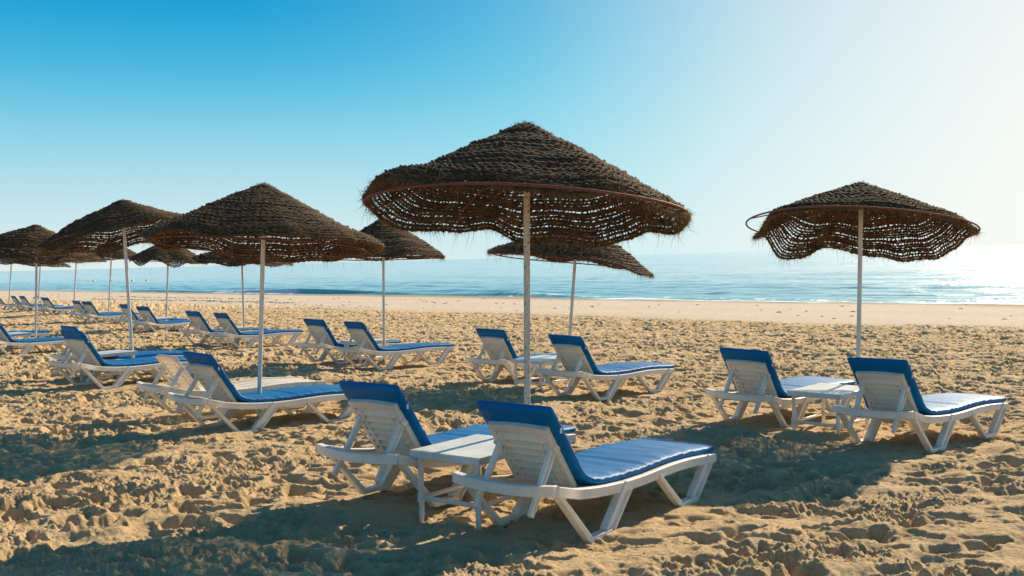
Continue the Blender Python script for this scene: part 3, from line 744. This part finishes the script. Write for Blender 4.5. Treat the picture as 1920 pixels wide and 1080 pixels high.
umbrella((.68, 13.6), (.765, 13.6, 1.636), 1.04, -.116, -.032, (.90, 13.6, 2.00),
  [-.13, -.04, .0, -.0, .03, .02, .0, -.03, .0, -.03, -.06, -.14], [.06, 0, 0, 0, 0, 0, 0, 0, 0, 0, 0, .05],
  'umbrella seen below the largest one, its right side sagging towards the sea', .75, 4, .021)
umbrella((-2.20, 16.9), (-2.16, 16.9, 1.742), .98, -.013, -.029, (-2.14, 16.9, 2.335),
  [-.03, -.0, .0, 0, 0, .02, .0, .0, -.01, -.02, -.0, .02], [.02] + [0] * 11,
  'small steep cone umbrella between the two large ones', .6, 5, .021)
umbrella((-5.45, 14.35), (-5.63, 14.35, 2.145), .98, .165, -.051, (-5.53, 14.35, 2.575),
  [.03, -.02, -.04, -.06, -.10, -.05, -.02, -.05, -.16, -.10, -.02, .02], [.05, 0, 0, 0, 0, .05, .10, .02, 0, 0, 0, 0],
  'umbrella tilted down to the left on the leaning pole, sunlit top', .8, 6, .023)
umbrella((-9.45, 19.75), (-9.37, 19.75, 2.04), 1.14, -.079, -.066, (-9.31, 19.75, 2.50),
  [-.10, -.05, -.08, -.04, -.02, 0, .0, -.04, -.12, -.22, -.24, -.20], [.03] + [0] * 11,
  'large umbrella at the left edge with a curled low rim, on the second pole', .6, 7, .023)
umbrella((-5.88, 21.9), (-5.86, 21.9, 1.758), 1.02, -.06, -.028, (-5.88, 21.9, 2.02),
  [-.05, 0, 0, 0, 0, 0, .0, -.02, -.06, -.13, -.10, -.06], [0] * 12,
  'flat sagging umbrella peeking out beneath the second large umbrella', .5, 8, .021)
umbrella((-9.86, 28.4), (-9.70, 28.4, 1.85), 1.0, -.066, -.039, (-9.68, 28.4, 2.37),
  [.0, 0, 0, 0, 0, 0, .0, -.03, -.15, -.03, -.15, -.03], [0] * 12,
  'far umbrella right of the leaning pole with a scalloped rim', .42, 9, .024)
umbrella((-13.77, 34.0), (-13.5, 34.0, 2.04), .92, -.02, -.046, (-13.5, 34.0, 2.56),
  [.0, 0, 0, 0, 0, 0, .0, -.03, -.06, -.03, -.05, -.03], [0] * 12,
  'far umbrella just left of the leaning pole, half hidden by the tilted canopy', .38, 10, .025)
umbrella((-18.22, 41.5), (-17.85, 41.5, 2.03), 1.0, -.038, -.036, (-17.95, 41.5, 2.46),
  [.0, 0, 0, 0, 0, 0, .0, -.03, -.10, -.08, -.05, -.03], [0] * 12,
  'far umbrella whose sunlit rim ends above the third pole from the left', .34, 11, .027)
umbrella((-21.90, 46.2), (-21.6, 46.2, 1.99), 1.15, -.152, -.044, (-21.65, 46.2, 2.46),
  [.0, 0, 0, 0, 0, 0, .0, -.03, -.10, -.15, -.10, -.03], [0] * 12,
  'far umbrella right behind the second pole from the left, below the big curled rim', .34, 12, .028)
umbrella((-25.43, 50.5), (-25.35, 50.5, 2.12), 1.1, -.112, -.051, (-25.1, 50.5, 2.60),
  [.0, 0, 0, 0, 0, 0, .0, -.03, -.10, -.12, -.08, -.03], [0] * 12,
  'farthest umbrella at the left edge, on the leftmost thin pole', .34, 13, .030)

# ------------------------------------------------------------------ mooring buoys
m, t, b, out = mat('buoy_plastic'); geo = N(t, 'ShaderNodeNewGeometry'); n1 = noise(t, 3, 3, .5, geo.outputs['Position'])
r_ = rampn(t, n1.outputs[0], [(.3, (.80, .66, .30)), (.7, (.88, .80, .55))]); t.links.new(r_.outputs[0], b.inputs['Base Color']); b.inputs['Roughness'].default_value = .5
first = None
for (x, y, lb) in ((-84.5, 202.8, 'leftmost of four pale yellow buoys floating offshore'), (-79.0, 198.2, 'second of four pale yellow buoys from the left'),
                   (-73.0, 193.0, 'third of four pale yellow buoys from the left'), (-69.5, 191.0, 'rightmost of four pale yellow buoys floating offshore')):
    if first is None:
        mb = MB(); zz_ = np.linspace(-1, 1, 13); mb.tube([(0, 0, z_ * .34 + .1) for z_ in zz_], np.maximum(.02, .36 * np.sqrt(np.maximum(0, 1 - zz_ ** 2))), 18)
        mb.tube([(0, 0, .42), (0, 0, .56)], .05, 10)
        bo = mb.build('mooring_buoy', m, smooth=True); first = bo
    else: bo = first.copy(); COL.objects.link(bo)
    bo.scale = (.72, .72, .72); bo.location = (x, y, SEA_Z); tag(bo, lb, 'buoy', 'buoys floating offshore in a line')

# ------------------------------------------------------------------ debris
m, t, b, out = mat('dry_seaweed'); geo = N(t, 'ShaderNodeNewGeometry'); n1 = noise(t, 8, 4, .6, geo.outputs['Position'])
r_ = rampn(t, n1.outputs[0], [(.3, (.045, .032, .022)), (.7, (.12, .085, .055))]); t.links.new(r_.outputs[0], b.inputs['Base Color']); b.inputs['Roughness'].default_value = .95
mb = MB(); r = np.random.default_rng(21)
def clump(x, y, s, sq=.35):
    z = float(ground_z(x, y)); k = 6; a = r.random() * PI
    V = []
    for i in range(k):
        th = i / k * 2 * PI; q_ = s * r.uniform(.6, 1.2); dx, dy = q_ * math.cos(th) * 1.6, q_ * math.sin(th) * .7
        V.append((x + dx * math.cos(a) - dy * math.sin(a), y + dx * math.sin(a) + dy * math.cos(a), z - .004))
    V.append((x, y, z + s * sq)); mb.add(V, [(i, (i + 1) % k, k) for i in range(k)])
for q0, s0, s1, n_, w_ in ((30.5, 49, 72, 330, .35), (34.5, 60, 78, 170, .30), (29.0, 38, 62, 130, .5), (24.6, 6, 13, 90, .22), (33, -6, 120, 240, 3.6)):
    for k in range(n_):
        s_ = r.uniform(s0, s1); q_ = q0 + r.normal(0, w_) + .8 * math.sin(s_ * .15)
        clump(float((q_ - s_) * .70711), float((q_ + s_) * .70711), r.uniform(.02, .075) * (1.5 if q0 > 29 else 1))
for k in range(420):       # little twigs in the trodden sand
    y_ = r.uniform(4.6, 26); x_ = r.uniform(-.52, .52) * y_
    clump(x_, y_, r.uniform(.004, .012), .5)
dz = mb.build('seaweed_debris', m); tag(dz, 'dark dry seaweed and twigs strewn over the sand', 'seaweed', kind='stuff')

m, t, b, out = mat('green_net'); geo = N(t, 'ShaderNodeNewGeometry'); n1 = noise(t, 20, 4, .6, geo.outputs['Position'])
r_ = rampn(t, n1.outputs[0], [(.3, (.10, .34, .20)), (.7, (.18, .48, .30))]); t.links.new(r_.outputs[0], b.inputs['Base Color']); b.inputs['Roughness'].default_value = .8
mb = MB(); n_ = 14
xx, yy_ = np.meshgrid(np.linspace(-1, 1, n_), np.linspace(-1, 1, n_)); hh_ = .13 * np.clip(1 - xx ** 2 - yy_ ** 2, 0, 1) ** .6 * (1 + .5 * r.standard_normal((n_, n_))) - .01
V = np.stack([xx * .34, yy_ * .22, hh_], -1).reshape(-1, 3); id_ = np.arange(n_ * n_).reshape(n_, n_)
mb.addq(V, np.stack([id_[:-1, :-1], id_[:-1, 1:], id_[1:, 1:], id_[1:, :-1]], -1).reshape(-1, 4))
gn = mb.build('fishing_net', m, smooth=True); gx, gy = -36.5, 77.0; gn.location = (gx, gy, float(ground_z(gx, gy))); tag(gn, 'small crumpled green net lying on the smooth sand near the water', 'net')
